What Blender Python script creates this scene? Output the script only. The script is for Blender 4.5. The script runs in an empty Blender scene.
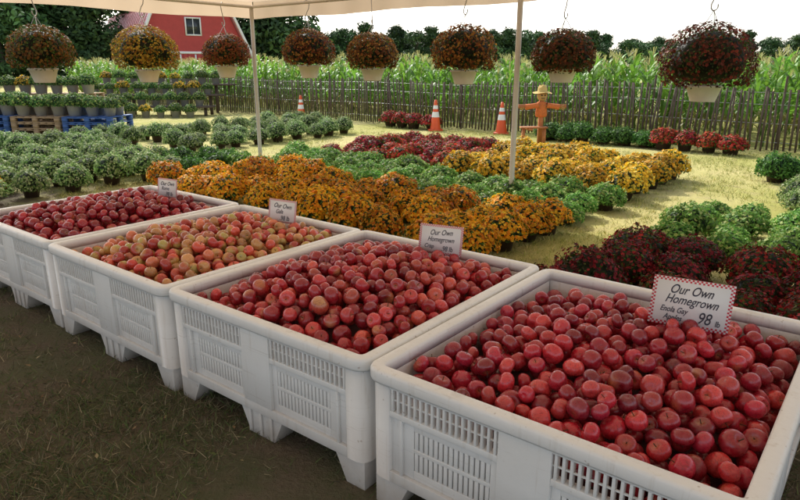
import bpy, math, random
import numpy as np
from mathutils import Vector, Matrix
random.seed(5); rng=np.random.default_rng(7)
scene=bpy.context.scene
DA=np.array([.783,-.622]); NB=np.array([.622,.783])
ANG=math.atan2(-.622,.783)
def ab(a,b): 
    p=DA*a+NB*b; return float(p[0]),float(p[1])

# ---------------- helpers ----------------
def link(o,parent=None):
    scene.collection.objects.link(o)
    if parent: o.parent=parent
    return o
def empty(name,loc=(0,0,0),rz=0):
    e=bpy.data.objects.new(name,None); e.location=loc; e.rotation_euler=(0,0,rz); e.empty_display_size=.1
    return link(e)
def npmesh(name,V,F,mats,C=None,extra=None,smooth=False,midx=None):
    me=bpy.data.meshes.new(name)
    V=np.asarray(V,dtype=np.float32)
    me.vertices.add(len(V)); me.vertices.foreach_set('co',V.ravel())
    loops=np.concatenate([f.ravel() for f in F]).astype(np.int32)
    starts=[];p=0
    for f in F:
        m,k=f.shape; starts.append(p+np.arange(m)*k); p+=m*k
    starts=np.concatenate(starts).astype(np.int32)
    me.loops.add(len(loops)); me.loops.foreach_set('vertex_index',loops)
    me.polygons.add(len(starts)); me.polygons.foreach_set('loop_start',starts)
    for m in mats: me.materials.append(m)
    if midx is not None: me.polygons.foreach_set('material_index',np.asarray(midx,dtype=np.int32))
    me.update(calc_edges=True)
    if smooth: me.polygons.foreach_set('use_smooth',np.ones(len(starts),dtype=bool))
    if C is not None:
        a=me.attributes.new('Col','FLOAT_COLOR','POINT')
        cc=np.ones((len(V),4),dtype=np.float32); cc[:,:3]=C
        a.data.foreach_set('color',cc.ravel())
    if extra is not None:
        a=me.attributes.new('apos','FLOAT_VECTOR','POINT')
        a.data.foreach_set('vector',np.asarray(extra,dtype=np.float32).ravel())
    me.validate()
    return me
def basis(n,spin):
    n=n/np.linalg.norm(n,axis=1,keepdims=True)
    ref=np.tile([0.31,0.2,0.93],(len(n),1)); ref[np.abs(n@np.array([.31,.2,.93]))>.9]=[1,0,0]
    x=np.cross(ref,n); x/=np.linalg.norm(x,axis=1,keepdims=True)
    y=np.cross(n,x)
    c=np.cos(spin)[:,None]; s=np.sin(spin)[:,None]
    X=c*x+s*y; Y=-s*x+c*y
    return np.stack([X,Y,n],axis=2)
def stamp(T,F,pos,R,sc,off=0):
    N=len(pos); n=len(T)
    V=np.einsum('nij,vj->nvi',R,T)*np.asarray(sc).reshape(N,1,1)+pos[:,None,:]
    FF=(F[None]+ (np.arange(N)*n)[:,None,None]).reshape(-1,F.shape[1])+off
    return V.reshape(-1,3),FF
def join(parts):
    Vs=[];Cs=[];off=0
    FL=[];MI=[]
    for V,F,C,m in parts:
        Vs.append(V); Cs.append(np.broadcast_to(C,(len(V),3))); FL.append(F+off); MI.append(np.full(len(F),m)); off+=len(V)
    return np.concatenate(Vs),FL,np.concatenate(Cs),np.concatenate(MI)
def lathe(profile,seg,loc=(0,0,0)):
    pr=np.array(profile); n=len(pr); th=np.arange(seg)*2*math.pi/seg
    V=np.stack([pr[:,0][:,None]*np.cos(th),pr[:,0][:,None]*np.sin(th),np.repeat(pr[:,1][:,None],seg,1)],axis=2).reshape(-1,3)+np.array(loc)
    F=[]
    for i in range(n-1):
        for j in range(seg):
            F.append((i*seg+j,i*seg+(j+1)%seg,(i+1)*seg+(j+1)%seg,(i+1)*seg+j))
    return V,np.array(F)
BF=np.array([(0,3,2,1),(4,5,6,7),(0,1,5,4),(1,2,6,5),(2,3,7,6),(3,0,4,7)])
def box(x0,x1,y0,y1,z0,z1):
    return np.array([(x0,y0,z0),(x1,y0,z0),(x1,y1,z0),(x0,y1,z0),(x0,y0,z1),(x1,y0,z1),(x1,y1,z1),(x0,y1,z1)],dtype=float)
def boxes_mesh(name,bl,mat,bevel=0):
    V=np.concatenate(bl); F=np.concatenate([BF+8*i for i in range(len(bl))])
    return npmesh(name,V,[F],[mat])
def add(name,me,loc=(0,0,0),rot=(0,0,0),sc=1,parent=None):
    o=bpy.data.objects.new(name,me); o.location=loc; o.rotation_euler=rot
    o.scale=(sc,sc,sc) if np.isscalar(sc) else sc
    return link(o,parent)
def tube(name,pts,r,mat,parent=None,res=2):
    cu=bpy.data.curves.new(name,'CURVE'); cu.dimensions='3D'; cu.bevel_depth=r; cu.bevel_resolution=res; cu.use_fill_caps=True
    s=cu.splines.new('POLY'); s.points.add(len(pts)-1)
    for i,p in enumerate(pts): s.points[i].co=(*p,1)
    cu.materials.append(mat)
    return link(bpy.data.objects.new(name,cu),parent)

# ---------------- materials ----------------
class M:
    def __init__(s,name):
        s.m=bpy.data.materials.new(name); s.m.use_nodes=True; s.nt=s.m.node_tree; s.n=s.nt.nodes
        s.b=s.n['Principled BSDF']; s.out=s.n['Material Output']
    def new(s,t,**k):
        nd=s.n.new(t)
        for a,b in k.items():
            if hasattr(nd,a): setattr(nd,a,b)
            else: nd.inputs[a].default_value=b
        return nd
    def l(s,a,b): s.nt.links.new(a,b)
    def noise(s,vec,scale,detail=4,rough=.6):
        nd=s.new('ShaderNodeTexNoise'); nd.inputs['Scale'].default_value=scale; nd.inputs['Detail'].default_value=detail; nd.inputs['Roughness'].default_value=rough
        if vec is not None: s.l(vec,nd.inputs['Vector'])
        return nd.outputs['Fac']
    def ramp(s,fac,stops):
        nd=s.new('ShaderNodeValToRGB'); r=nd.color_ramp
        while len(r.elements)<len(stops): r.elements.new(.5)
        for e,(p,c) in zip(r.elements,stops): 
            e.position=p; e.color=(*c,1) if not np.isscalar(c) else (c,c,c,1)
        s.l(fac,nd.inputs['Fac']); return nd.outputs['Color']
    def mix(s,f,a,b,bt='MIX'):
        nd=s.new('ShaderNodeMix'); nd.data_type='RGBA'; nd.blend_type=bt
        for i,x in ((0,f),(6,a),(7,b)):
            if hasattr(x,'is_output'): s.l(x,nd.inputs[i])
            elif i==0: nd.inputs[0].default_value=x
            else: nd.inputs[i].default_value=(*x,1)
        return nd.outputs[2]
    def math(s,op,a,b=0,c=None):
        nd=s.new('ShaderNodeMath'); nd.operation=op
        for i,x in enumerate((a,b,c)):
            if x is None: continue
            if hasattr(x,'is_output'): s.l(x,nd.inputs[i])
            else: nd.inputs[i].default_value=x
        return nd.outputs[0]
    def bump(s,h,st=.3,d=.01):
        nd=s.new('ShaderNodeBump'); nd.inputs['Strength'].default_value=st; nd.inputs['Distance'].default_value=d
        s.l(h,nd.inputs['Height']); s.l(nd.outputs[0],s.b.inputs['Normal'])
    def obj(s): return s.new('ShaderNodeTexCoord').outputs['Object']

def simple(name,col,rough=.5,var=.15,scale=8,metal=0,bump=.1):
    m=M(name); v=m.obj(); f=m.noise(v,scale)
    c=m.mix(f,tuple(x*(1-var) for x in col),tuple(min(1,x*(1+var)) for x in col))
    m.l(c,m.b.inputs['Base Color']); m.b.inputs['Roughness'].default_value=rough; m.b.inputs['Metallic'].default_value=metal
    m.bump(m.noise(v,scale*6),bump,.003)
    return m.m
def foliage(name,trans=.3,rough=.6,spec=.3,vr=.3):
    m=M(name); at=m.new('ShaderNodeAttribute'); at.attribute_name='Col'
    oi=m.new('ShaderNodeObjectInfo')
    hsv=m.new('ShaderNodeHueSaturation'); m.l(at.outputs['Color'],hsv.inputs['Color'])
    m.l(m.math('MULTIPLY_ADD',oi.outputs['Random'],vr,1-vr/2),hsv.inputs['Value'])
    m.l(m.math('MULTIPLY_ADD',oi.outputs['Random'],.02,.49),hsv.inputs['Hue'])
    c=hsv.outputs[0]
    m.l(c,m.b.inputs['Base Color']); m.b.inputs['Roughness'].default_value=rough; m.b.inputs['Specular IOR Level'].default_value=spec
    if trans>0:
        tr=m.new('ShaderNodeBsdfTranslucent'); m.l(c,tr.inputs['Color'])
        mx=m.new('ShaderNodeMixShader'); mx.inputs[0].default_value=trans
        m.l(m.b.outputs[0],mx.inputs[1]); m.l(tr.outputs[0],mx.inputs[2]); m.l(mx.outputs[0],m.out.inputs[0])
    return m.m
FOL=foliage('leaf_and_petal',.35,vr=.4); CORNM=foliage('corn_leaf',.45,.5); TREEM=foliage('tree_leaf',0,.7)
POTB=simple('dark_pot_plastic',(.06,.035,.025),.5)
POTG=simple('grey_pot_plastic',(.35,.34,.33),.5)
POTW=simple('white_pot_plastic',(.72,.66,.58),.4)
WIRE=simple('galvanised_wire',(.5,.5,.5),.4,metal=.8)
WOOD=simple('weathered_wood',(.10,.07,.05),.85,.5,14,bump=.5)
WOODO=simple('orange_stained_wood',(.45,.16,.05),.7,.3,10)
BARK=simple('tree_bark',(.08,.06,.045),.9,.4,6)

m=M('white_bin_plastic'); v=m.obj()
sep=m.new('ShaderNodeSeparateXYZ'); m.l(v,sep.inputs[0])
oi=m.new('ShaderNodeObjectInfo')
va=m.new('ShaderNodeVectorMath'); va.operation='ADD'; m.l(v,va.inputs[0])
cx=m.new('ShaderNodeCombineXYZ'); m.l(m.math('MULTIPLY',oi.outputs['Random'],30),cx.inputs[0]); m.l(cx.outputs[0],va.inputs[1]); v=va.outputs[0]
big=m.noise(v,3.5,6,.65); fine=m.noise(v,40,3)
base=m.mix(big,(.70,.695,.675),(.82,.82,.81))
low=m.math('SUBTRACT',.34,sep.outputs['Z']); low=m.math('MULTIPLY',low,3.6); low=m.math('MULTIPLY',low,big)
lowc=m.new('ShaderNodeClamp'); m.l(low,lowc.inputs[0])
dirt=m.mix(lowc.outputs[0],base,(.28,.21,.15))
mp=m.new('ShaderNodeMapping'); mp.inputs['Scale'].default_value=(30,30,2); m.l(v,mp.inputs[0])
st=m.ramp(m.noise(mp.outputs[0],1,5,.7),[(.56,0.0),(.75,.5)])
dirt=m.mix(st,dirt,(.45,.38,.30))
sp=m.ramp(m.noise(v,38,2),[(.70,0.0),(.75,.6)])
dirt=m.mix(sp,dirt,(.35,.28,.22))
mp2=m.new('ShaderNodeMapping'); mp2.inputs['Scale'].default_value=(2,2,60); mp2.inputs['Rotation'].default_value=(.5,.3,.2); m.l(v,mp2.inputs[0])
sc=m.ramp(m.noise(mp2.outputs[0],1.5,4,.7),[(.60,0.0),(.68,.4)])
dirt=m.mix(sc,dirt,(.46,.43,.39))
m.l(dirt,m.b.inputs['Base Color']); m.b.inputs['Roughness'].default_value=.42
m.bump(m.math('ADD',fine,big),.25,.003); PLAST=m.m

m=M('tent_canvas'); v=m.obj()
c=m.mix(m.noise(v,1.5,5),(.50,.36,.23),(.58,.44,.30))
m.l(c,m.b.inputs['Base Color']); m.b.inputs['Roughness'].default_value=.7
tr=m.new('ShaderNodeBsdfTranslucent'); tr.inputs['Color'].default_value=(.64,.50,.35,1)
mx=m.new('ShaderNodeMixShader'); mx.inputs[0].default_value=.5
m.l(m.b.outputs[0],mx.inputs[1]); m.l(tr.outputs[0],mx.inputs[2]); m.l(mx.outputs[0],m.out.inputs[0]); CANVAS=m.m

def apple_mat(name,streakcol,amt,bloom=.22):
    m=M(name); at=m.new('ShaderNodeAttribute'); at.attribute_name='Col'
    ap=m.new('ShaderNodeAttribute'); ap.attribute_name='apos'
    mp=m.new('ShaderNodeMapping'); mp.inputs['Scale'].default_value=(1,1,.22); m.l(ap.outputs['Vector'],mp.inputs[0])
    s=m.ramp(m.noise(mp.outputs[0],9,3,.6),[(.50,0.0),(.72,amt)])
    c=m.mix(s,at.outputs['Color'],streakcol)
    bn=m.noise(ap.outputs['Vector'],1.6,3)
    bl=m.ramp(bn,[(.48,0.0),(.78,bloom)])
    c=m.mix(bl,c,(.55,.16,.20))
    vo=m.new('ShaderNodeTexVoronoi'); vo.inputs['Scale'].default_value=6; m.l(ap.outputs['Vector'],vo.inputs['Vector'])
    d=m.ramp(vo.outputs['Distance'],[(.07,.5),(.12,0.0)])
    c=m.mix(d,c,(.6,.32,.2))
    m.l(c,m.b.inputs['Base Color'])
    r=m.math('MULTIPLY_ADD',bn,.4,.08); m.l(r,m.b.inputs['Roughness'])
    m.b.inputs['Specular IOR Level'].default_value=.7
    m.bump(bn,.15,.01)
    return m.m
APR=apple_mat('red_apple_skin',(.17,.006,.016),.75,.22)
APY=apple_mat('blush_apple_skin',(.50,.05,.03),.65,.1)
STEM=simple('apple_stem',(.07,.04,.02),.8)
UNDER=simple('shaded_apples_colour',(.05,.008,.01),.7)  # very dark red: shade among the lower apples put into the colour

m=M('grass_and_soil_ground'); v=m.obj()
dt=m.new('ShaderNodeVectorMath'); dt.operation='DOT_PRODUCT'; m.l(v,dt.inputs[0]); dt.inputs[1].default_value=(.622,.783,0)
n1=m.noise(v,.5,5,.6); n2=m.noise(v,3,6,.65); n3=m.noise(v,45,4,.7)
t=m.math('ADD',dt.outputs['Value'],m.math('MULTIPLY',m.math('SUBTRACT',n2,.5),5)); t=m.math('MULTIPLY',t,.1)
mask=m.ramp(t,[(.30,0.0),(.50,1.0)])
lawn=m.mix(m.ramp(n1,[(.38,0.0),(.62,1.0)]),(.44,.42,.12),(.64,.55,.24))
lawn=m.mix(m.ramp(n3,[(.4,0.0),(.7,.5)]),lawn,(.28,.30,.08))
lawn=m.mix(m.ramp(n2,[(.52,0.0),(.68,.5)]),lawn,(.42,.32,.18))
soil=m.mix(n3,(.065,.05,.035),(.20,.155,.105))
soil=m.mix(m.ramp(n2,[(.40,0.0),(.58,.75)]),soil,(.095,.10,.05))
c=m.mix(mask,soil,lawn); m.l(c,m.b.inputs['Base Color']); m.b.inputs['Roughness'].default_value=.95; m.b.inputs['Specular IOR Level'].default_value=.1
m.bump(m.math('ADD',n3,n2),.8,.03); GROUND=m.m
V=np.array([(-500,-300,0),(500,-300,0),(500,900,0),(-500,900,0)],float)
add('ground',npmesh('ground',V,[np.array([[0,1,2,3]])],[GROUND]))

# ---------------- grass blades ----------------
GRS=foliage('grass_blade',0,.8,.1)
def grass(name,n,a0,a1,b0,b1,h,cols,flat=.5,clump=6,wd=.10):
    k=n//clump
    a=rng.uniform(a0,a1,k*2); b=rng.uniform(b0,b1,k*2)
    dens=np.sin(a*2.1+1.3*np.sin(b*1.7))+np.sin(b*2.9+1.1*np.sin(a*3.3))+rng.normal(0,.9,2*k)
    o=np.argsort(-dens)[:k]; a=a[o]; b=b[o]
    a=np.repeat(a,clump)+rng.normal(0,.03,k*clump); b=np.repeat(b,clump)+rng.normal(0,.03,k*clump); n=k*clump
    xy=a[:,None]*DA+b[:,None]*NB
    pos=np.column_stack([xy,np.zeros(n)])
    T=np.array([(-.5,0,0),(.5,0,0),(.25,.0,.6),(-.25,0,.6),(0,.0,1)],float); T[:,0]*=wd
    T[2:4,1]=.12; T[4,1]=.4
    F4=np.array([[0,1,2,3]]);F3=np.array([[3,2,4]])
    nrm=np.column_stack([rng.normal(0,flat,n),rng.normal(0,flat,n),np.ones(n)])
    R=basis(nrm,rng.uniform(0,6.28,n)); sc=h*rng.uniform(.4,1.3,n)
    V,A=stamp(T,F4,pos,R,sc); _,B=stamp(T,F3,pos,R,sc)
    C=np.array(cols)[rng.integers(0,len(cols),n)]*rng.uniform(.7,1.25,(n,1))
    return add(name,npmesh(name,V,[A,B],[GRS],np.repeat(C,5,0)))
grass('trampled_grass',130000,-6.5,1.2,-.6,3.2,.05,[(.13,.11,.065),(.20,.16,.095),(.10,.13,.05),(.30,.25,.15),(.07,.10,.035),(.12,.16,.05)],1.2,wd=.07)
grass('lawn_grass',110000,-11,4,3.4,13.8,.05,[(.34,.38,.09),(.54,.50,.17),(.68,.60,.28),(.22,.28,.06)],.7)
LT=np.array([(0,-.9,0),(.42,-.1,.15),(0,1,.0),(-.42,-.1,.15)]); n=420
aa=rng.uniform(-6,1,n); bb=rng.uniform(-.4,1.6,n); pos=np.column_stack([aa[:,None]*DA+bb[:,None]*NB,rng.uniform(.01,.03,n)])
V,F=stamp(LT,np.array([(0,1,2,3)]),pos,basis(np.column_stack([rng.normal(0,.3,(n,2)),np.ones(n)]),rng.uniform(0,6.28,n)),rng.uniform(.007,.020,n))
C=np.array([(.25,.17,.09),(.16,.10,.05),(.32,.26,.14),(.12,.14,.05)])[rng.integers(0,4,n)]
add('fallen_leaves',npmesh('fallen_leaves',V,[F],[GRS],np.repeat(C,4,0)))

# ---------------- tent ----------------
tent=empty('canopy_tent')
A0,A1,B0,B1=-8.1,2.6,-1.6,6.6; ZE,ZV,ZR=2.52,2.27,3.9
def W(a,b,z): x,y=ab(a,b); return (x,y,z)
V=[];F=[]
mid=(B0+B1)/2; 
def roofpatch(P,n=10):
    off=len(V)
    for i in range(n+1):
        for j in range(n+1):
            u=i/n;w=j/n
            p=(np.array(P[0])*(1-u)*(1-w)+np.array(P[1])*u*(1-w)+np.array(P[2])*u*w+np.array(P[3])*(1-u)*w)
            p[2]-=.12*math.sin(math.pi*w)*(1+.3*math.cos(u*16))
            V.append(p)
    for i in range(n):
        for j in range(n):
            q=off+i*(n+1)+j; F.append((q,q+n+1,q+n+2,q+1))
hr=(B1-B0)/2
r1=W(A0+hr,mid,ZR); r2=W(A1-hr,mid,ZR)
roofpatch([W(A0,B1,ZE),W(A1,B1,ZE),r2,r1],24); roofpatch([W(A1,B0,ZE),W(A0,B0,ZE),r1,r2],24)
roofpatch([W(A0,B0,ZE),W(A0,B1,ZE),r1,r1],24); roofpatch([W(A1,B1,ZE),W(A1,B0,ZE),r2,r2],24)
add('roof',npmesh('roof',np.array(V),[np.array(F)],[CANVAS],smooth=True),parent=tent)
V=[];F=[]
def valance(p0,p1):
    n=int(math.dist(p0,p1)/.08); off=len(V)
    dx=(p1[0]-p0[0])/n;dy=(p1[1]-p0[1])/n; L=math.hypot(dx,dy); nx,ny=-dy/L,dx/L
    for i in range(n+1):
        w=.012*math.sin(i*.9)+.008*math.sin(i*.37)
        V.append((p0[0]+dx*i+nx*.01,p0[1]+dy*i+ny*.01,ZE+.003)); V.append((p0[0]+dx*i+nx*w,p0[1]+dy*i+ny*w,ZV+.012*math.sin(i*.21)))
    for i in range(n): q=off+2*i; F.append((q,q+1,q+3,q+2))
cs=[W(A0,B0,0),W(A0,B1,0),W(A1,B1,0),W(A1,B0,0)]
for i in range(4): valance(cs[i][:2],cs[(i+1)%4][:2])
add('valance',npmesh('valance',np.array(V),[np.array(F)],[CANVAS],smooth=True),parent=tent)
POLE=simple('tent_pole_metal',(.62,.57,.5),.45,.1,5)
for i,(a,b) in enumerate([(A0+.03,B1-.06),(-3.5,B1-.1),(A1-.05,B1-.06),(A0+.05,B0+.05),(A1-.05,B0+.05)]):
    x,y=ab(a,b); tube('pole',[(x,y,0),(x,y,2.46)],.031,POLE,tent,4)
    add('pole_foot',npmesh('pole_foot',box(-.09,.09,-.09,.09,0,.012),[BF],[POLE]),(x,y,0),parent=tent)
for p,q in [((A0+.05,B1-.07),(A1-.05,B1-.07)),((A0+.05,B0+.05),(A0+.05,B1-.07)),((A0+.05,B0+.05),(A1,B0+.05))]:
    tube('eave_pipe',[W(*p,2.44),W(*q,2.44)],.022,POLE,tent)

# ---------------- bins ----------------
Wd,Dp,Hh=1.24,1.43,.57
CR=.05
def side(L):
    R=[]
    c=.09; mid=L/2; cw=.09
    R.append((mid-cw,mid+cw,0,.034,.17,.522))
    for (x0,x1) in ((c,mid-cw),(mid+cw,L-c)):
        R.append((x0,x1,.002,.034,.505,.522))
        R.append((x0,x1,.002,.034,.395,.418))
        n=int((x1-x0)/.024); w=(x1-x0)/n
        for i in range(n): R.append((x0+w*i+w*.30,x0+w*i+w*.68,.003,.028,.418,.505))
        R.append((x0,x1,.010,.018,.4585,.4645))
        inner0,inner1=(x0+.10,x1-.03) if x0==c else (x0+.03,x1-.10)
        R.append((x0,inner0,.016,.034,.17,.395)); R.append((inner1,x1,.016,.034,.17,.395))
        R.append((inner0,inner1,.016,.034,.17,.205)); R.append((inner0,inner1,.016,.034,.365,.395)); R.append((inner0,inner1,.016,.034,.278,.294))
        n=int((inner1-inner0)/.020); w=(inner1-inner0)/n
        for i in range(n):
            for z0,z1 in ((.205,.278),(.294,.365)):
                R.append((inner0+w*i+w*.15,inner0+w*i+w*.85,.017,.033,z0,z1))
        R.append((x0+.045,x0+.057,.002,.016,.17,.395) if x0==c else (x1-.057,x1-.045,.002,.016,.17,.395))
    R.append((c,L-c,0.001,.035,.125,.17))
    return R
bl=[]; 
for (s0,s1,d0,d1,z0,z1) in side(Wd):
    bl.append(box(s0,s1,d0,d1,z0,z1)); bl.append(box(s0,s1,Dp-d1,Dp-d0,z0,z1))
for (s0,s1,d0,d1,z0,z1) in side(Dp):
    bl.append(box(d0,d1,s0,s1,z0,z1)); bl.append(box(Wd-d1,Wd-d0,s0,s1,z0,z1))
bl+= [box(.037,Wd-.037,.037,Dp-.037,.127,.15)]
# smooth inner wall sheets above the load (back and two sides)
bl+=[box(.037,Wd-.037,Dp-.0395,Dp-.0365,.405,.5215),box(.0365,.0395,.045,Dp-.045,.405,.5215),box(Wd-.0395,Wd-.0365,.045,Dp-.045,.405,.5215)]
def foot(x0,x1,y0,y1,tx0,tx1,ty0,ty1):
    v=box(x0,x1,y0,y1,0,.1245); v[:4,0]=[x0+tx0,x1-tx1,x1-tx1,x0+tx0]; v[:4,1]=[y0+ty0,y0+ty0,y1-ty1,y1-ty1]; return v
for ix,(xs,t0,t1) in enumerate((((0.014,.17),0,.06),((Wd/2-.14,Wd/2+.14),.06,.06),((Wd-.17,Wd-.014),.06,0))):
    for iy,(ys,u0,u1) in enumerate((((.014,.17),0,.05),((Dp/2-.12,Dp/2+.12),.05,.05),((Dp-.17,Dp-.014),.05,0))):
        bl.append(foot(*xs,*ys,t0,t1,u0,u1))
        if ix==1 and iy!=1:
            yy=(.004,.0135) if iy==0 else (Dp-.0135,Dp-.004)
            for q in (-.07,0,.07): bl.append(box(Wd/2+q-.008,Wd/2+q+.008,*yy,.01,.124))
VB=np.concatenate(bl); FBx=np.concatenate([BF+8*i for i in range(len(bl))])
def rrect(x0,x1,y0,y1,r,k=6):
    P=[]
    for (cx,cy,a0) in ((x1-r,y0+r,-90),(x1-r,y1-r,0),(x0+r,y1-r,90),(x0+r,y0+r,180)):
        for i in range(k+1):
            t=math.radians(a0+90*i/k); P.append((cx+r*math.cos(t),cy+r*math.sin(t)))
    return np.array(P)
prof=[(-.014,.5225),(-.017,.530),(-.017,.560),(-.012,.568),(-.004,.571),(.030,.571),(.037,.566),(.040,.556),(.040,.5225)]
rings=[]; 
for (o,z) in prof:
    R_=rrect(o,Wd-o,o,Dp-o,max(.012,CR-o)); rings.append(np.column_stack([R_,np.full(len(R_),z)]))
nr=len(rings[0]); RV=np.concatenate(rings); RF=[]
k=len(prof)
for i in range(k):
    i2=(i+1)%k
    for j in range(nr): j2=(j+1)%nr; RF.append((i*nr+j,i*nr+j2,i2*nr+j2,i2*nr+j))
RF=np.array(RF)[:,::-1]
CV=[];CF=[];off=0
for (mx_,my_) in ((0,0),(1,0),(0,1),(1,1)):
    arc=[(CR-CR*math.cos(t),CR-CR*math.sin(t)) for t in np.linspace(0,math.pi/2,7)]
    outer=[(0,.09)]+arc+[(.09,0)]; inner=[(.036,.09)]+[(.036+.0001*i,.036+.0001*i) for i in range(7)]+[(.09,.036)]
    n9=len(outer)
    pts=[]
    for z in (.1255,.5222):
        for (x,y) in outer+inner:
            pts.append((Wd-x if mx_ else x, Dp-y if my_ else y, z))
    pts=np.array(pts); n18=2*n9; Fq=[]
    for i in range(n9-1):
        Fq+=[(i,i+1,n18+i+1,n18+i),(n9+i,n9+i+1,n18+n9+i+1,n18+n9+i),(i,i+1,n9+i+1,n9+i),(n18+i,n18+i+1,n18+n9+i+1,n18+n9+i)]
    Fq+=[(0,n9,n18+n9,n18),(n9-1,2*n9-1,n18+2*n9-1,n18+n9-1)]
    CV.append(pts); CF.append(np.array(Fq)+off); off+=len(pts)
CV=np.concatenate(CV); CF=np.concatenate(CF)
BINM=npmesh('bin_shell',VB,[FBx],[PLAST]); RIMM=npmesh('bin_rim',RV,[RF],[PLAST]); CORM=npmesh('corner_posts',CV,[CF],[PLAST])
def apple_template(nl,ns):
    pr=[]
    for i in range(nl+1):
        t=math.pi*i/nl
        r=math.sin(t)**.92*(1+.05*math.cos(t)); z=math.cos(t)*.88
        z-= .34*math.exp(-(t/.36)**2); z+= .18*math.exp(-((math.pi-t)/.3)**2)
        pr.append((max(r,.012),z))
    V,F=lathe(pr,ns); F=F[:,::-1]
    ang=np.arctan2(V[:,1],V[:,0]); V[:,:2]*= (1+.025*np.cos(5*ang)*(V[:,2]<0)+.015*np.cos(3*ang))[:,None]
    return V,F
def smooth(x,a,b): 
    t=np.clip((x-a)/(b-a),0,1); return t*t*(3-2*t)
def fill_bin(parent,edge,mound,mat,pal,blush,seed,res,skew=0,rad=.0365):
    g=np.random.default_rng(seed)
    x0,x1,y0,y1=.040,Wd-.040,.040,Dp-.040
    def target(x,y):
        u=(x-x0)/(x1-x0)*2-1; w=(y-y0)/(y1-y0)*2-1
        return edge+mound*(1-np.abs(u)**3)*(1-np.abs(w)**3.2)+skew*w+.014*np.sin(x*9+seed)*np.sin(y*8)
    P=np.zeros((3000,4)); n=0; fails=0
    while n<2900 and fails<60:
        k=14
        r=rad*float(np.clip(g.normal(1,.085),.80,1.18))
        xs=g.uniform(x0+r,x1-r,k); ys=g.uniform(y0+r,y1-r,k)
        zb=target(xs,ys)-.16+r
        if n:
            Q=P[:n]; d2=(xs[:,None]-Q[:,0])**2+(ys[:,None]-Q[:,1])**2; rr=(r+Q[:,3])**2*.95
            hz=np.where(d2<rr,Q[:,2]+np.sqrt(np.maximum(rr-d2,0)),-9).max(1); z=np.maximum(zb,hz)
        else: z=zb
        ex=z+r-target(xs,ys); i=np.argmin(ex)
        if ex[i]>.020: fails+=1; continue
        P[n]=(xs[i],ys[i],z[i],r); n+=1; fails=0
    P=P[:n]
    T,F=apple_template(*res)
    nrm=g.normal(0,1,(n,3))*[1,1,.8]+[0,0,.2]
    R=basis(nrm,g.uniform(0,6.28,n))
    R[:,:,2]*=g.uniform(.88,1.08,n)[:,None]; R[:,:,0]*=g.uniform(.95,1.04,n)[:,None]
    V,FF=stamp(T,F,P[:,:3],R,P[:,3])
    pal=np.array(pal); base=pal[g.integers(0,len(pal),n)]*g.uniform(.65,1.3,(n,1))
    ax=g.normal(0,1,(n,3)); ax/=np.linalg.norm(ax,axis=1,keepdims=True)
    Tn=T/np.linalg.norm(T,axis=1,keepdims=True)
    dt=np.einsum('vj,nj->nv',Tn,ax)
    thr=g.uniform(*blush[1],n)[:,None]
    f=smooth(dt,thr-.25,thr+.35)[...,None]
    bc=np.array(blush[0])[g.integers(0,len(blush[0]),n)][:,None,:]
    f=np.maximum(f*.8,(smooth(Tn[:,2],.86,1.0)*.55)[None,:,None])
    C=base[:,None,:]*(1-f)+bc*f
    ext=(Tn[None]+g.uniform(-50,50,(n,1,3))).reshape(-1,3)
    ST,SF=lathe([(.05,.45),(.04,.75),(.05,1.02),(.001,1.04)],5)
    SV,SFF=stamp(ST,SF,P[:,:3],R,P[:,3],off=len(V))
    Vall=np.concatenate([V,SV]); C=np.concatenate([C.reshape(-1,3),np.full((len(SV),3),.05)]); ext=np.concatenate([ext,np.zeros((len(SV),3))])
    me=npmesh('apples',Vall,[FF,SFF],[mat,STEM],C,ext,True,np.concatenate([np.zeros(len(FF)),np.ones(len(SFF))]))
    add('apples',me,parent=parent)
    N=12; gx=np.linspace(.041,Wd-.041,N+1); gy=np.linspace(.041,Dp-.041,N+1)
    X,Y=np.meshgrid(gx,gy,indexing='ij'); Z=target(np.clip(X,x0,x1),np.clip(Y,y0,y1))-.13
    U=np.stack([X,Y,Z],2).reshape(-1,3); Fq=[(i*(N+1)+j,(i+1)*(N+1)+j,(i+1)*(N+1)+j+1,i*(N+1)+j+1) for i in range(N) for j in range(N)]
    add('shaded_load_sheet',npmesh('shaded_load_sheet',U,[np.array(Fq)],[UNDER]),parent=parent)  # dark sheet standing in for shaded apples below the top layers
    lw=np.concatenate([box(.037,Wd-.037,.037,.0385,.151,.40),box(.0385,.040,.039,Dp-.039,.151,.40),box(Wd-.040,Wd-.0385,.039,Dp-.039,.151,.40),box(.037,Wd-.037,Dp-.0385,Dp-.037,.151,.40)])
    add('shaded_load_sides',npmesh('shaded_load_sides',lw,[np.concatenate([BF+8*i for i in range(4)])],[UNDER]),parent=parent)  # dark strips behind the wall slots, painted as apples in shade
red=[(.44,.016,.030),(.33,.011,.022),(.50,.026,.034),(.24,.010,.022),(.46,.020,.045),(.54,.045,.045)]
bins=[]
jit=[(0,0,0),(-.004,.004,.008),(-.006,.0,-.004),(-.006,.010,.006)]
for k in range(4):
    jx,jy,jr=jit[k]
    x=-.11-k*1.275*.783+jx; y=2.04+k*1.275*.622+jy
    e_=empty('apple_bin',(x,y,0),ANG+jr)
    s=add('bin_shell',BINM,parent=e_)
    bv=s.modifiers.new('b','BEVEL'); bv.width=.003; bv.segments=2; bv.limit_method='ANGLE'
    add('bin_rim',RIMM,parent=e_); add('corner_posts',CORM,parent=e_)
    bins.append(e_)
yg=[(.56,.44,.10),(.47,.45,.12),(.62,.38,.12),(.42,.43,.10)]
br=[(.55,.20,.07),(.52,.10,.06),(.58,.30,.12)]
nA=fill_bin(bins[0],.512,.085,APR,red,(br,(.85,1.8)),1,(14,20))
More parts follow.
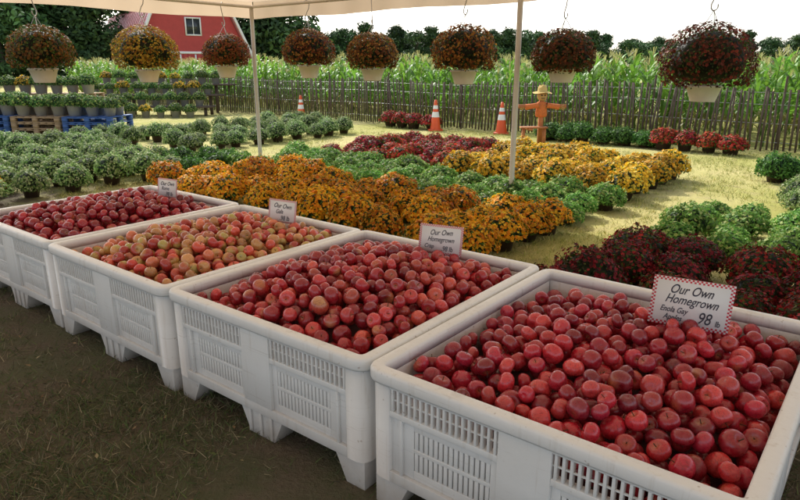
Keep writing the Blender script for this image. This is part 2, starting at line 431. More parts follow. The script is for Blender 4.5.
fill_bin(bins[1],.515,.135,APR,[(.46,.020,.030),(.38,.014,.024),(.56,.045,.045),(.28,.012,.02),(.58,.08,.05)],(br,(.55,1.6)),2,(12,18))
fill_bin(bins[2],.515,.12,APY,[(.58,.08,.045),(.50,.045,.035),(.60,.17,.08),(.56,.28,.10)],(yg,(-.2,1.1)),3,(10,16))
fill_bin(bins[3],.515,.14,APR,[(.42,.016,.026),(.33,.012,.02),(.24,.01,.016)],(br,(.6,1.6)),4,(10,14))

# ---------------- signs ----------------
m=M('checkered_border_card'); uv=m.new('ShaderNodeTexCoord').outputs['Generated']
sx=m.new('ShaderNodeSeparateXYZ'); m.l(uv,sx.inputs[0])
ax=m.math('ABSOLUTE',m.math('SUBTRACT',sx.outputs['X'],.5)); az=m.math('ABSOLUTE',m.math('SUBTRACT',sx.outputs['Z'],.5))
bm=m.math('MAXIMUM',m.math('GREATER_THAN',ax,.448),m.math('GREATER_THAN',az,.425))
ch=m.math('ADD',m.math('FLOOR',m.math('MULTIPLY',sx.outputs['X'],38)),m.math('FLOOR',m.math('MULTIPLY',sx.outputs['Z'],26)))
ch=m.math('MODULO',ch,2)
c=m.mix(m.math('MULTIPLY',bm,ch),(.80,.79,.78),(.60,.03,.06)); m.l(c,m.b.inputs['Base Color']); m.b.inputs['Roughness'].default_value=.5; CARD=m.m
INK=simple('black_ink',(.03,.03,.05),.6)
def sign(x,y,z,w,h,lines,rz,tilt=-.12,roll=0):
    s=empty('price_sign',(x,y,z),rz); s.rotation_euler=(tilt,roll,rz)
    add('card',npmesh('card',box(-w/2,w/2,0,.003,0,h),[BF],[CARD]),parent=s)
    tube('stake',[(0,.006,-.2),(0,.006,h*.6)],.004,WIRE,s)
    for (txt,size,tx,tz,sh) in lines:
        cu=bpy.data.curves.new('lettering','FONT'); cu.body=txt; cu.size=size*h; cu.align_x='CENTER'; cu.shear=sh; cu.extrude=.0003; cu.offset=.0003*h/.2
        cu.materials.append(INK)
        o=bpy.data.objects.new('lettering',cu); o.location=(tx*w,-.0012,tz*h); o.rotation_euler=(math.pi/2,random.uniform(-.05,.05),0); o.scale=(.74,1,1); link(o,s)
sign(1.165,2.36,.575,.30,.20,[("Our Own",.27,-.02,.68,.4),("Homegrown",.26,0,.47,.4),("Enola Gay",.17,-.20,.28,.3),("Apples",.17,-.20,.12,.3),(".98",.34,.17,.13,.2),("lb",.17,.36,.12,.1)],-.40,-.10,.04)
sign(.22,3.36,.585,.245,.165,[("Our Own",.26,0,.66,.4),("Homegrown",.24,0,.43,.4),("Crisp",.20,-.26,.20,.3),(".98 lb",.24,.16,.13,.1)],-.25,roll=.05)
sign(-.79,4.07,.59,.20,.155,[("Our Own",.28,0,.64,.4),("Gala",.26,-.1,.4,.3),(".98 lb",.28,.1,.12,.1)],-.3,roll=.06)
sign(-1.83,4.85,.60,.175,.15,[("Our Own",.28,0,.64,.4),("Rome",.26,-.1,.4,.3),(".98 lb",.28,.1,.12,.1)],-.3,roll=.05)

# ---------------- mums ----------------
FLT=np.array([(0,0,-.12)]+[((1.0 if i%2==0 else .62)*math.cos(i*math.pi/5),(1.0 if i%2==0 else .62)*math.sin(i*math.pi/5),.18 if i%2==0 else .0) for i in range(10)])
FLF=np.array([(0,i+1,(i+1)%10+1) for i in range(10)])
LFT=np.array([(0,-.9,0),(.42,-.1,.12),(0,1,.0),(-.42,-.1,.12)]); LFF=np.array([(0,1,2,3)])
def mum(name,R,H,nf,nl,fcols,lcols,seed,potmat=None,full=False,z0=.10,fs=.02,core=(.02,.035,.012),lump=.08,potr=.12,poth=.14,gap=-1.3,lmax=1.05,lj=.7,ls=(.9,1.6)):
    g=np.random.default_rng(seed)
    def dirs(n,zmin):
        z=g.uniform(zmin,1,n); t=g.uniform(0,6.28,n); r=np.sqrt(1-z*z); return np.column_stack([r*np.cos(t),r*np.sin(t),z])
    ph=g.uniform(0,6.28,6)
    def rad(d):
        a=np.arctan2(d[:,1],d[:,0]); return 1+lump*(np.sin(3*a+ph[0]+3*d[:,2])+.7*np.sin(5*a+ph[1]-4*d[:,2])+.6*np.sin(8*a+ph[2]+7*d[:,2]))
    zmin=-.62 if full else -.12
    parts=[]
    S=np.array([R,R,H])
    d=dirs(nl,zmin); p=d*S*(rad(d)*g.uniform(.80,lmax,nl))[:,None]+[0,0,z0]
    lc=np.array(lcols)[g.integers(0,len(lcols),nl)]*g.uniform(.6,1.3,(nl,1))
    nr=d+g.normal(0,lj,(nl,3)); V,F=stamp(LFT,LFF,p,basis(nr,g.uniform(0,6.28,nl)),fs*g.uniform(*ls,nl))
    parts.append((V,F,np.repeat(lc,4,0),0))
    if nf:
        d=dirs(nf,zmin+.1); rr=rad(d)*g.uniform(.93,1.06,nf); p=d*S*rr[:,None]+[0,0,z0]
        a=np.arctan2(d[:,1],d[:,0]); keep=(np.sin(4*a+ph[3]+5*d[:,2])+np.sin(7*a+ph[4]-6*d[:,2])+g.normal(0,.8,nf))>gap
        d=d[keep];p=p[keep];nf=len(d)
        fc=np.array(fcols)[g.integers(0,len(fcols),nf)]*g.uniform(.7,1.2,(nf,1))
        nr=d/ (S/R)**2+g.normal(0,.35,(nf,3)); V,F=stamp(FLT,FLF,p,basis(nr,g.uniform(0,6.28,nf)),fs*g.uniform(.65,1.2,nf))
        cc=np.repeat(fc,11,0).reshape(nf,11,3); cc[:,0]*=.65
        parts.append((V,F,cc.reshape(-1,3),0))
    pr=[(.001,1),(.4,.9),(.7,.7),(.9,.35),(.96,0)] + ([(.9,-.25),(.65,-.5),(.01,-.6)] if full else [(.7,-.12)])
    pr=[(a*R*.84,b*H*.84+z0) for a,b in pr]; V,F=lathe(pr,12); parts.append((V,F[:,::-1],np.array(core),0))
    if potmat:
        V,F=lathe([(.001,.0),(potr*.75,0),(potr,poth),(potr*1.06,poth),(potr*1.06,poth+.015),(potr*.9,poth+.015)],16); parts.append((V,F,np.array((1,1,1)),1))
    V,FL,C,MI=join(parts)
    return npmesh(name,V,FL,[FOL]+([potmat] if potmat else []),C,midx=MI)
G1=[(.06,.13,.02),(.10,.18,.03),(.035,.08,.015)]
GG=[(.15,.26,.06),(.22,.34,.10),(.07,.14,.03)]
ORG=[(.88,.36,.012),(.88,.46,.02),(.80,.24,.01),(.88,.54,.04)]
YEL=[(.88,.54,.03),(.84,.42,.02),(.88,.62,.08)]
RED=[(.52,.028,.035),(.40,.018,.025),(.58,.08,.04)]
DRD=[(.32,.014,.020),(.20,.008,.013),(.42,.025,.028),(.10,.01,.01)]
var={}
def hash_(s): return sum(ord(c)*(i+3) for i,c in enumerate(s))
def variants(key,n,**k):
    var[key]=[mum(key+'_plant',seed=hash_(key)+i,**k) for i in range(n)]
variants('orange',5,R=.235,H=.22,nf=1000,nl=420,fcols=ORG,lcols=G1,potmat=POTB,z0=.15,fs=.018,gap=-1.7)
variants('yellow',3,R=.255,H=.25,nf=750,nl=400,fcols=YEL,lcols=G1,potmat=POTB,z0=.15,fs=.022,gap=-1.8)
variants('red',3,R=.225,H=.20,nf=560,nl=420,fcols=RED,lcols=G1,potmat=POTB,z0=.14,fs=.021,gap=-1.9)
variants('darkred',4,R=.25,H=.23,nf=850,nl=800,fcols=DRD,lcols=[(.03,.06,.015),(.05,.04,.015),(.08,.12,.02)],potmat=POTB,z0=.14,fs=.016)
variants('greygreen',4,R=.225,H=.24,nf=400,nl=900,fcols=[(.42,.50,.20),(.34,.44,.15),(.52,.56,.30)],lcols=GG,potmat=POTB,z0=.14,fs=.016)
variants('green',3,R=.215,H=.17,nf=180,nl=1100,fcols=[(.50,.60,.18),(.42,.52,.14)],lcols=[(.15,.33,.05),(.23,.42,.09),(.09,.22,.04)],potmat=POTB,z0=.10,fs=.018)
variants('deepgreen',3,R=.25,H=.25,nf=0,nl=1100,fcols=[(0,0,0)],lcols=[(.08,.19,.03),(.13,.27,.05),(.04,.11,.02)],potmat=POTB,z0=.13,fs=.023)
variants('pale_pot',3,R=.24,H=.22,nf=160,nl=800,fcols=[(.36,.42,.1)],lcols=[(.09,.20,.04),(.15,.28,.06),(.05,.11,.03)],potmat=POTG,z0=.24,fs=.022,potr=.15,poth=.22)
variants('yellow_pot',2,R=.22,H=.20,nf=360,nl=500,fcols=YEL,lcols=G1,potmat=POTG,z0=.24,fs=.022,potr=.15,poth=.22)
def bed(name,key,a0,a1,b0,b1,sa=.47,sb=.47,jit=.045,z=0,sc=(.82,1.12),skip=.0,parent=None):
    E=parent or empty(name)
    na=max(1,round((a1-a0)/sa)); nb=max(1,round((b1-b0)/sb))
    for i in range(na+1):
        for j in range(nb+1):
            if random.random()<skip: continue
            a=a0+(a1-a0)*i/na+random.gauss(0,jit); b=b0+(b1-b0)*j/nb+random.gauss(0,jit)
            x,y=ab(a,b); s=random.uniform(*sc)
            add(key+'_plant',random.choice(var[key]),(x,y,z),(random.gauss(0,.05),random.gauss(0,.05),random.uniform(0,6.28)),(s,s,s*random.uniform(.85,1.12)),E)
    return E
bed('orange_chrysanthemum_bed','orange',-7.3,-2.65,4.35,5.6,.47,.44)
bed('green_chrysanthemum_bed','green',-7.9,-2.6,6.05,6.95,.43,.43)
bed('yellow_chrysanthemum_bed','yellow',-5.0,-2.6,7.7,9.6,.50,.50)
bed('red_chrysanthemum_bed','red',-7.7,-5.35,7.9,10.1,.47,.47)
bed('green_chrysanthemum_bed','green',-8.2,-5.6,7.35,7.45,.45,.45)
bed('green_chrysanthemum_bed','green',-1.5,2.0,5.75,7.2,.43,.42)
bed('grey_green_chrysanthemum_bed','greygreen',-.8,2.0,7.9,8.8,.46,.46)
bed('dark_red_chrysanthemum_bed','darkred',-1.5,2.0,3.55,5.05,.46,.45)
bed('grey_green_chrysanthemum_bed','greygreen',-11.2,-8.5,1.6,5.3,.54,.53,sc=(.9,1.15))
bed('grey_green_chrysanthemum_bed','greygreen',-13.6,-12.4,2.5,6.8,.54,.54,sc=(.9,1.15))
bed('green_chrysanthemum_bed','deepgreen',-9.0,-8.3,5.4,6.2,.50,.50,sc=(.8,.95))
bed('grey_green_chrysanthemum_bed','greygreen',-11.2,-10.6,7.0,11.2,.5,.5)
bed('grey_green_chrysanthemum_bed','greygreen',-13.2,-12.6,7.5,12.2,.5,.5)
bed('shrub_row','deepgreen',-6.2,-4.1,13.0,13.2,.46,.4,sc=(.9,1.1))
bed('potted_red_chrysanthemum_row','red',-3.7,-2.5,13.0,13.0,.42,.4,z=.0,sc=(1.05,1.2))
bed('red_orange_chrysanthemum_row','red',-10.9,-9.6,13.3,13.4,.45,.4,z=.0,sc=(1.05,1.25))
bed('potted_green_chrysanthemum','deepgreen',-1.25,-.75,10.3,10.3,.5,.4)
bed('yellow_chrysanthemum','yellow',-8.9,-8.9,2.6,2.9,.5,.4,sc=(.7,.8))

def pallet_stack(x,y,z,rz,n,mat):
    P=empty('wooden_pallet_stack',(x,y,z),rz); bl=[]
    for k in range(n):
        z0=k*.145
        for i in range(7): bl.append(box(-.6+i*.185,-.6+i*.185+.09+.02,-.5,.5,z0+.125,z0+.143))
        for yy in (-.5,-.05,.4):
            bl.append(box(-.6,.62,yy,yy+.1,z0+.105,z0+.1245))
            for xx in (-.6,-.05,.5): bl.append(box(xx,xx+.12,yy,yy+.1,z0+.022,z0+.1045))
            bl.append(box(-.6,.62,yy,yy+.1,z0+.002,z0+.0215))
    add('pallet_boards',boxes_mesh('pallet_boards',bl,mat),parent=P)
BLUEW=simple('blue_painted_wood',(.04,.10,.28),.7,.3,10); RAWW=simple('raw_pallet_wood',(.34,.22,.12),.85,.35,12)
dpot=empty('potted_plant_display')
for i in range(4):
    x=-11.2+i*1.3; y=15.9-.15*i
    pallet_stack(x,y,0,-.1,3,BLUEW if i in(3,1) else RAWW)
    for r in range(2):
        for c in range(3):
            add('potted_plant',random.choice(var['pale_pot']),(x-.42+c*.42,y-.22+r*.45,.435),(0,0,random.uniform(0,6)),random.uniform(.9,1.15),dpot)
for xx in (-11.5,-10.2,-8.9): pallet_stack(xx,17.6,0,-.05,6,RAWW)
for i in range(10):
    add('potted_plant',random.choice(var['pale_pot']+var['yellow_pot'][:1]),(-12.1+i*.42,17.3,.87),(0,0,random.uniform(0,6)),random.uniform(.95,1.15),dpot)
tier=empty('tiered_plant_stand')
for r,(z,y) in enumerate(((0,20.3),(.32,21.0),(.66,21.7),(.98,22.4))):
    if z: add('shelf',npmesh('shelf',box(-10.6,-6.3+.2*r,y-.25,y+.25,z-.05,z),[BF],[WOOD]),parent=tier)
    if z:
        for xx in (-10.5,-9,-7.5,-6.4): add('leg',npmesh('leg',box(xx,xx+.08,y-.05,y+.05,0,z-.051),[BF],[WOOD]),parent=tier)
    for i in range(9): add('potted_plant',random.choice(var['pale_pot']+var['yellow_pot'][:1]),(-10.4+i*.47+.1*r,y,z),(0,0,random.uniform(0,6)),random.uniform(.8,1.0),tier)

# ---------------- hanging baskets ----------------
def basket(a,b,zc,dia,cols,lc,seed,zp):
    x,y=ab(a,b); E=empty('hanging_chrysanthemum_basket',(x,y,0),random.uniform(0,6))
    R=dia/2
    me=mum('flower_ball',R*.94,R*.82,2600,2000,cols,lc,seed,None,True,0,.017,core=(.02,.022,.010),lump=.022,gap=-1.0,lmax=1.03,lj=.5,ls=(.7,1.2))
    add('flower_ball',me,(0,0,zc-.02),parent=E)
    pt=zc-R*.50; ph=max(.15,pt-zp); rr=.155
    V,F=lathe([(.001,zp),(rr*.70,zp),(rr*.72,zp+.01),(rr*.98,zp+ph*.85),(rr*1.08,zp+ph*.86),(rr*1.08,zp+ph),(rr*.95,zp+ph),(rr*.9,zp+ph-.04),(.01,zp+ph-.04)],28)
    add('pot',npmesh('pot',V,[F],[POTW],smooth=False),parent=E)
    for k in range(3):
        t=k*2.094; tube('hanger_wire',[(rr*math.cos(t),rr*math.sin(t),zp+ph),(.10*math.cos(t),.10*math.sin(t),zc+R*.6),(0,0,zc+R*.8+.10)],.0035,WIRE,E)
    z1=zc+R*.8+.10
    pts=[(-.03,0,z1+.05),(-.028,0,z1+.02),(-.012,0,z1),(.01,0,z1-.004),(.026,0,z1+.015),(.028,0,z1+.05),(.0,0,z1+.12),(-.025,0,2.36),(-.035,0,2.41),(-.03,0,2.455),(0,0,2.468),(.03,0,2.455),(.035,0,2.42)]
    tube('s_hook',pts,.0065,WIRE,E)
LB=[(.05,.085,.018),(.08,.13,.025),(.035,.06,.014)]
basket(-1.55,6.53,1.63,.87,[(.24,.035,.022),(.14,.024,.016),(.12,.035,.018),(.07,.02,.012)],LB,11,1.27)
basket(-2.98,6.53,1.70,.68,[(.22,.06,.02),(.14,.035,.015),(.08,.045,.015)],LB,12,1.42)
basket(-4.22,6.53,1.745,.80,[(.42,.17,.025),(.26,.08,.015),(.50,.26,.04),(.14,.06,.015)],LB,13,1.38)
basket(-5.65,6.53,1.735,.70,[(.26,.08,.02),(.16,.05,.015),(.42,.22,.05)],LB,14,1.40)
basket(-6.85,6.53,1.79,.76,[(.30,.09,.02),(.18,.05,.015),(.46,.23,.04)],LB,15,1.42)
basket(-8.05,6.0,1.77,.70,[(.30,.08,.025),(.36,.15,.03)],LB,16,1.42)
basket(-8.05,4.73,1.76,.86,[(.54,.32,.03),(.60,.40,.05),(.36,.15,.02)],[(.10,.15,.02),(.14,.18,.04)],17,1.38)
basket(-8.05,3.4,1.75,.74,[(.20,.08,.02),(.32,.15,.03),(.14,.12,.03)],[(.08,.16,.02),(.05,.10,.015)],18,1.40)

# ---------------- fence ----------------
fence=empty('slat_snow_fence')
bl=[]
def brot(v,cx,cy,rz,lean=0):
    c,s=math.cos(rz),math.sin(rz); w=v.copy()
    w[:,0]+=lean*w[:,2]
    x=w[:,0]*c-w[:,1]*s+cx; y=w[:,0]*s+w[:,1]*c+cy; w[:,0]=x;w[:,1]=y; return w
a=-24.0
while a<4.5:
    b=13.95+.08*math.sin(a*.7)
    x,y=ab(a,b); h=1.20+random.gauss(0,.025)+.05*math.sin(a*.9)
    bl.append(brot(box(-.019,.019,-.005,.005,0.02+random.uniform(-.02,.03),h),x,y,ANG+random.gauss(0,.12),random.gauss(0,.035)+.06*math.sin(a*1.3)))
    a+=.092*random.uniform(.88,1.2)
add('slats',boxes_mesh('slats',bl,WOOD),parent=fence)
for zz in (.2,.55,.9,1.12):
    tube('twisted_wire',[(*ab(aa,13.95+.08*math.sin(aa*.7)+.008),zz+.02*math.sin(aa*.9)) for aa in np.arange(-24,4.6,.25)],.004,WIRE,fence,1)
for aa in np.arange(-23.5,4.6,2.4):
    x,y=ab(aa,14.02+.08*math.sin(aa*.7)); tube('post',[(x,y,0),(x+.02,y,1.4)],.022,WOOD,fence)

# ---------------- corn ----------------
def corn_mesh(seed):
    g=np.random.default_rng(seed); parts=[]; H=g.uniform(1.40,1.65)
    V,F=lathe([(.014,0),(.011,H*.6),(.005,H)],5); parts.append((V,F,np.array((.16,.28,.05)),0))
    base=g.uniform(0,6.28)
    for i in range(11):
        z=H*(.12+.08*i); az=base+(i%2)*math.pi+g.normal(0,.35); L=g.uniform(.45,.75)*(1 if i<9 else .7); el=g.uniform(.8,1.2); w=.036
        n=6; p=np.array([0,0,z]); pts=[]; 
        for k in range(n+1):
            t=k/n; e=el-2.1*t*t*g.uniform(.9,1.1); 
            ww=w*math.sin(math.pi*min(1,(t*.85+.15)))**.7
            d=np.array([math.cos(az),math.sin(az),0]); sd=np.array([-math.sin(az),math.cos(az),0])
            pts+= [p-sd*ww,p+sd*ww]
            p=p+(d*math.cos(e)+np.array([0,0,math.sin(e)]))*L/n
        V=np.array(pts); F=[(2*k,2*k+1,2*k+3,2*k+2) for k in range(n)]
        col=np.array((.15,.30,.035))*g.uniform(.65,1.4) if z>.35 else np.array((.28,.26,.07))
        parts.append((V,np.array(F),col,0))
    for i in range(7):
        az=g.uniform(0,6.28); e=g.uniform(.7,1.4); L=.20; d=np.array([math.cos(az)*math.cos(e),math.sin(az)*math.cos(e),math.sin(e)])*L
        sd=np.array([-math.sin(az),math.cos(az),0])*.006
        V=np.array([(0,0,H)-sd,(0,0,H)+sd,d+(0,0,H)+sd,d+(0,0,H)-sd]); parts.append((V,np.array([(0,1,2,3)]),np.array((.40,.38,.14)),0))
    V,FL,C,MI=join(parts); return npmesh('corn_plant',V,FL,[CORNM],C,midx=MI)
corns=[corn_mesh(40+i) for i in range(6)]
cf=empty('corn_field')
for r in range(12):
    b=14.75+r*.75; a=-32-r*1.2
    while a<7+r*.6:
        x,y=ab(a,b+random.gauss(0,.06)); add('corn_plant',random.choice(corns),(x,y,0),(random.gauss(0,.05),random.gauss(0,.05),random.uniform(0,6.28)),random.uniform(.84,1.14),cf)
        a+=random.uniform(.17,.30) if r<7 else random.uniform(.3,.5)

# ---------------- trees ----------------
def tree_mesh(seed,H,Wt,conifer=False,dark=1.0):
    g=np.random.default_rng(seed); parts=[]
    V,F=lathe([(.16*H/6,0),(.11*H/6,H*.35),(.03,H*.85)],8); parts.append((V,F,np.array((.05,.04,.03)),1))
    cl=[]
    n=26
    for i in range(n):
        t=g.uniform(.0,1); z=H*(.10+.80*t); 
        rr=(Wt*.5)*(1-t*.95 if conifer else math.sin(math.pi*(.22+.68*t)))*g.uniform(.3,1)
        az=g.uniform(0,6.28); c=np.array([rr*math.cos(az),rr*math.sin(az),z]); s=g.uniform(.10,.2)*H*(.7 if conifer else 1)
        cl.append((c,s,g.uniform(.6,1.35)))
        p0=np.array([0,0,z*.7]); d=c-p0; sd=np.cross(d,[0,0,1]); sd=sd/(np.linalg.norm(sd)+1e-6)*.04
        parts.append((np.array([p0-sd,p0+sd,c+sd*.3,c-sd*.3]),np.array([(0,1,2,3)]),np.array((.05,.04,.03)),1))
    for c,s,br_ in cl:
        k=150; d=g.normal(0,1,(k,3)); d/=np.linalg.norm(d,axis=1,keepdims=True); rad=g.uniform(.35,1.05,k)**.6
        p=c+d*rad[:,None]*s*np.array([1.1,1.1,.75]); nr=d+g.normal(0,.6,(k,3))
        V,F=stamp(LFT,LFF,p,basis(nr,g.uniform(0,6.28,k)),g.uniform(.14,.28,k))
        col=np.array([(.055,.11,.03),(.07,.135,.035),(.035,.08,.025)])[g.integers(0,3,k)]*br_*dark*g.uniform(.7,1.3,(k,1))
        parts.append((V,F,np.repeat(col,4,0),0))
    V,FL,C,MI=join(parts); return npmesh('tree',V,FL,[TREEM,BARK],C,midx=MI)
dec=[tree_mesh(60+i,7,6) for i in range(4)]; con=[tree_mesh(70+i,7.5,3.8,True,.8) for i in range(3)]
tl=empty('distant_treeline')
def T(x,y,h,c=False):
    add('tree',random.choice(con if c else dec),(x,y,-.2),(0,0,random.uniform(0,6)),(h/7*random.uniform(1.0,1.3),h/7*1.1,h/7),tl)
for i in range(26):
    T(-46+i*1.35+random.gauss(0,.6),random.uniform(56,60)+ (8 if i>14 else 0),random.uniform(7.5,9.5),random.random()<.5)
for i in range(26): T(-14+i*1.25+random.gauss(0,.4),74+random.uniform(-2,3),random.uniform(5.2,6.6)-i*.03,random.random()<.3)
for i in range(90):
    x=8+i*1.6; T(x+random.gauss(0,.5),98+random.uniform(-4,6)-i*.35,random.uniform(4.6,6.4),random.random()<.2)
for i in range(30): T(-60+i*3+random.gauss(0,1),95+random.uniform(-3,3),random.uniform(5,7))

# ---------------- barn ----------------
BRED=simple('red_barn_siding',(.42,.05,.045),.7,.25,2); BROOF=simple('pale_red_metal_roof',(.62,.26,.25),.4,.2,1.5); BWH=simple('white_trim_paint',(.78,.77,.74),.6)  # roof is one pale pinkish red, lighter than the siding
DKG=simple('window_glass',(.03,.035,.04),.15)
barn=empty('red_barn',(-22.2,55.5,0),math.atan2(.6,.8))
Lb=14.0
prof=[(0,0),(0,2.6),(1.6,5.9),(5,7.9),(8.4,5.9),(10,2.6),(10,0)]
V=[(x,0,z) for x,z in prof]+[(x,Lb,z) for x,z in prof]
me=bpy.data.meshes.new('walls'); me.from_pydata(V,[],[(0,1,2,3,4,5,6)[::-1],(7,8,9,10,11,12,13),(0,7,8,1),(6,5,12,13)]); me.materials.append(BRED); add('walls',me,parent=barn)
rp=[(-.35,2.2),(1.5,6.1),(5,8.15),(8.5,6.1),(10.35,2.2)]
V=[];F=[]
for (x,z) in rp: V+= [(x,-.35,z),(x,Lb+.35,z)]
for i in range(4): q=2*i; F.append((q,q+2,q+3,q+1))
me=bpy.data.meshes.new('roof'); me.from_pydata(V,[],F); me.materials.append(BROOF); o=add('roof',me,parent=barn); so=o.modifiers.new('s','SOLIDIFY'); so.thickness=.12
bl=[]
for yy in np.arange(0,Lb,.6):
    for i in range(2):
        (x0,z0),(x1,z1)=rp[i],rp[i+1]; L=math.hypot(x1-x0,z1-z0); nx,nz=-(z1-z0)/L,(x1-x0)/L
        bl.append(np.array([(x0,yy,z0),(x0+nx*.05,yy,z0+nz*.05),(x0+nx*.05,yy+.05,z0+nz*.05),(x0,yy+.05,z0),(x1,yy,z1),(x1+nx*.05,yy,z1+nz*.05),(x1+nx*.05,yy+.05,z1+nz*.05),(x1,yy+.05,z1)]))
add('roof_seams',boxes_mesh('roof_seams',bl,BROOF),parent=barn)
for i in range(4):
    (x0,z0),(x1,z1)=rp[i],rp[i+1]; tube('trim',[(x0,-.42,z0),(x1,-.42,z1)],.13,BWH,barn)
bl=[box(-.05,.2,-.06,-.005,0,2.6),box(9.8,10.05,-.06,-.005,0,2.6),box(0.2,9.8,-.05,-.004,2.55,2.75)]
for (wx,wz,ww,wh) in ((4.4,4.2,1.2,1.3),(1.6,1.0,1,1.2),(7.4,1.0,1,1.2)):
    bl+= [box(wx-.12,wx,-.07,-.005,wz-.12,wz+wh+.12),box(wx+ww,wx+ww+.12,-.07,-.005,wz-.12,wz+wh+.12),box(wx,wx+ww,-.07,-.005,wz+wh,wz+wh+.12),box(wx,wx+ww,-.07,-.005,wz-.12,wz),box(wx+ww/2-.03,wx+ww/2+.03,-.06,-.005,wz,wz+wh)]
    add('window',npmesh('window',box(wx,wx+ww,-.03,-.003,wz,wz+wh),[BF],[DKG]),parent=barn)
bl+= [box(3.6,3.72,-.07,-.005,0,2.5),box(6.3,6.42,-.07,-.005,0,2.5),box(4.94,5.06,-.07,-.005,0,2.5)]
add('trim_boards',boxes_mesh('trim_boards',bl,BWH),parent=barn)
bl=[box(-.03,-.002,yy,yy+.1,0,2.5) for yy in np.arange(0,Lb,.5)]+[box(xx,xx+.06,-.025,-.002,0,2.54) for xx in np.arange(.3,9.8,.4)]
add('battens',boxes_mesh('battens',bl,BRED),parent=barn)

# ---------------- cones ----------------
CO=simple('orange_cone_rubber',(.75,.10,.02),.5); CW=simple('white_reflective_band',(.8,.8,.78),.4)
def cone(x,y,h):
    E=empty('traffic_cone',(x,y,0),random.uniform(-.3,.3)); r0=.14;r1=.03
    def rr(t): return r0+(r1-r0)*t
    V,F=lathe([(rr(t),.03+t*(h-.03)) for t in np.linspace(0,1,8)]+[(.001,h)],20); add('cone_body',npmesh('cone_body',V,[F],[CO],smooth=True),parent=E)
    for t0,t1 in ((.42,.60),(.70,.82)):
        V,F=lathe([(rr(t0)+.003,.03+t0*(h-.03)),(rr(t1)+.003,.03+t1*(h-.03))],20); add('white_band',npmesh('white_band',V,[F],[CW]),parent=E)
    add('base',npmesh('base',box(-.18,.18,-.18,.18,0,.035),[BF],[CO]),parent=E)
cone(-3.02,19.6,.72); cone(.9,16.2,.76); cone(2.45,15.4,.75)

# ---------------- scarecrow on a post ----------------
st=empty('scarecrow_on_post',(2.95,13.4,0),.05)
SHIRT=simple('orange_plaid_cloth',(.60,.16,.04),.9,.4,30); BURL=simple('burlap_cloth',(.50,.30,.12),.95,.3,60); STRAW=simple('straw',(.62,.42,.13),.9,.4,50)
BLKP=simple('black_paint',(.02,.02,.02),.6)
bl=[box(-.045,.045,-.045,.045,0,.93),box(-.50,.50,-.075,-.046,.74,.82),box(-.30,-.22,-.25,.25,.30,.34),box(-.45,.10,-.22,-.05,.34,.37),box(-.42,-.36,-.18,-.12,0,.339),box(.02,.08,-.18,-.12,0,.339)]
add('frame',boxes_mesh('frame',bl,WOODO),parent=st)
V,F=lathe([(.001,.56),(.10,.56),(.135,.60),(.12,.72),(.125,.80),(.09,.86),(.05,.88),(.001,.89)],18); V[:,1]*=.7; V[:,0]*=1+.06*np.sin(V[:,2]*60)
add('shirt_body',npmesh('shirt_body',V,[F],[SHIRT],smooth=True),parent=st)
for s_ in (-1,1):
    V,F=lathe([(.055,0),(.05,.12),(.06,.26),(.045,.27),(.001,.27)],12); 
    o=add('sleeve',npmesh('sleeve',V,[F],[SHIRT],smooth=True),(s_*.09,-.06,.80),(0,s_*math.radians(98),0),parent=st)
    g=np.random.default_rng(3+s_); k=40; p=np.tile([s_*.37,-.06,.765],(k,1)); nn=np.column_stack([np.full(k,s_*1.0)+g.normal(0,.3,k),g.normal(0,.4,k),g.normal(-.3,.4,k)])
    ST_=np.array([(-.04,0,0),(.04,0,0),(.02,0,1),(-.02,0,1)]); V,F=stamp(ST_,np.array([(0,1,2,3)]),p,basis(nn,g.uniform(0,6,k)),g.uniform(.06,.12,k)); add('straw_hand',npmesh('straw_hand',V,[F],[STRAW]),parent=st)
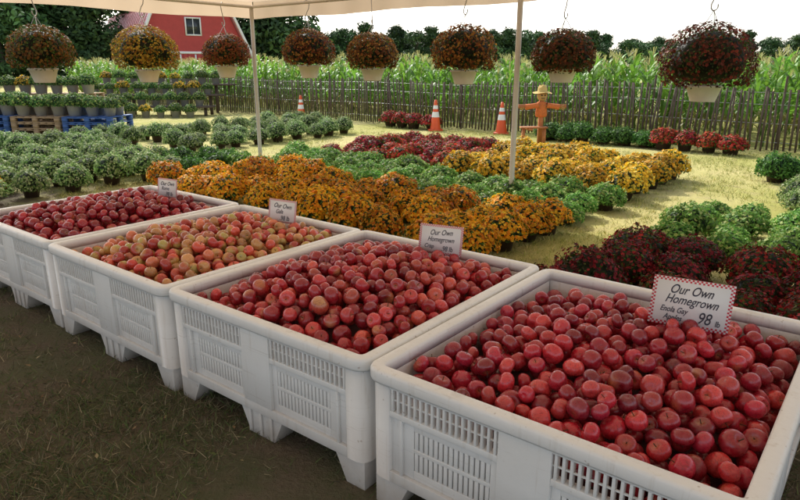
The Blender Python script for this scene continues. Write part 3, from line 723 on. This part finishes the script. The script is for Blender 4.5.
V,F=lathe([(.001,.88),(.04,.885),(.085,.92),(.105,.98),(.10,1.05),(.06,1.10),(.001,1.11)],20); add('burlap_head',npmesh('burlap_head',V,[F],[BURL],smooth=True),parent=st)
V,F=lathe([(.20,1.045),(.19,1.05),(.10,1.065),(.095,1.14),(.07,1.19),(.001,1.20)],24); V[:,2]+=.012*np.sin(3*np.arctan2(V[:,1],V[:,0])); add('straw_hat',npmesh('straw_hat',V,[F],[STRAW],smooth=True),parent=st)
bl=[box(-.045,-.02,-.108,-.090,.99,1.015),box(.02,.045,-.108,-.090,.99,1.015),box(-.035,.035,-.104,-.088,.935,.945)]
add('face_marks',boxes_mesh('face_marks',bl,BLKP),parent=st)

# ---------------- camera, light ----------------
cam=bpy.data.cameras.new('camera'); co=bpy.data.objects.new('camera',cam); link(co); co.location=(0,0,1.6)
co.rotation_euler=(math.radians(90-16.41),0,0); cam.sensor_width=36; cam.lens=28.26; cam.clip_end=2000; scene.camera=co
SD=Vector((-.38,.925,0)).normalized(); el=math.radians(38)
sdir=Vector((SD.x*math.cos(el),SD.y*math.cos(el),math.sin(el)))
sl=bpy.data.lights.new('sun','SUN'); sl.energy=5; sl.angle=math.radians(.5); sl.color=(1,.96,.90)
so=bpy.data.objects.new('sun',sl); so.rotation_euler=sdir.to_track_quat('Z','Y').to_euler(); so.location=(0,0,20); link(so)
w=bpy.data.worlds.new('World'); scene.world=w; w.use_nodes=True; nt=w.node_tree
sky=nt.nodes.new('ShaderNodeTexSky'); sky.sky_type='NISHITA'; sky.sun_disc=False; sky.sun_elevation=el; sky.sun_rotation=math.atan2(SD.x,SD.y)
sky.dust_density=2; sky.air_density=1.0; sky.ozone_density=1.5
hs=nt.nodes.new('ShaderNodeHueSaturation'); hs.inputs['Saturation'].default_value=.5; hs.inputs['Value'].default_value=1.9
bg=nt.nodes['Background']; nt.links.new(sky.outputs[0],hs.inputs['Color']); nt.links.new(hs.outputs[0],bg.inputs[0]); bg.inputs[1].default_value=.15
scene.view_settings.view_transform='Standard'; scene.view_settings.look='None'; scene.view_settings.exposure=0
print('apples',nA)
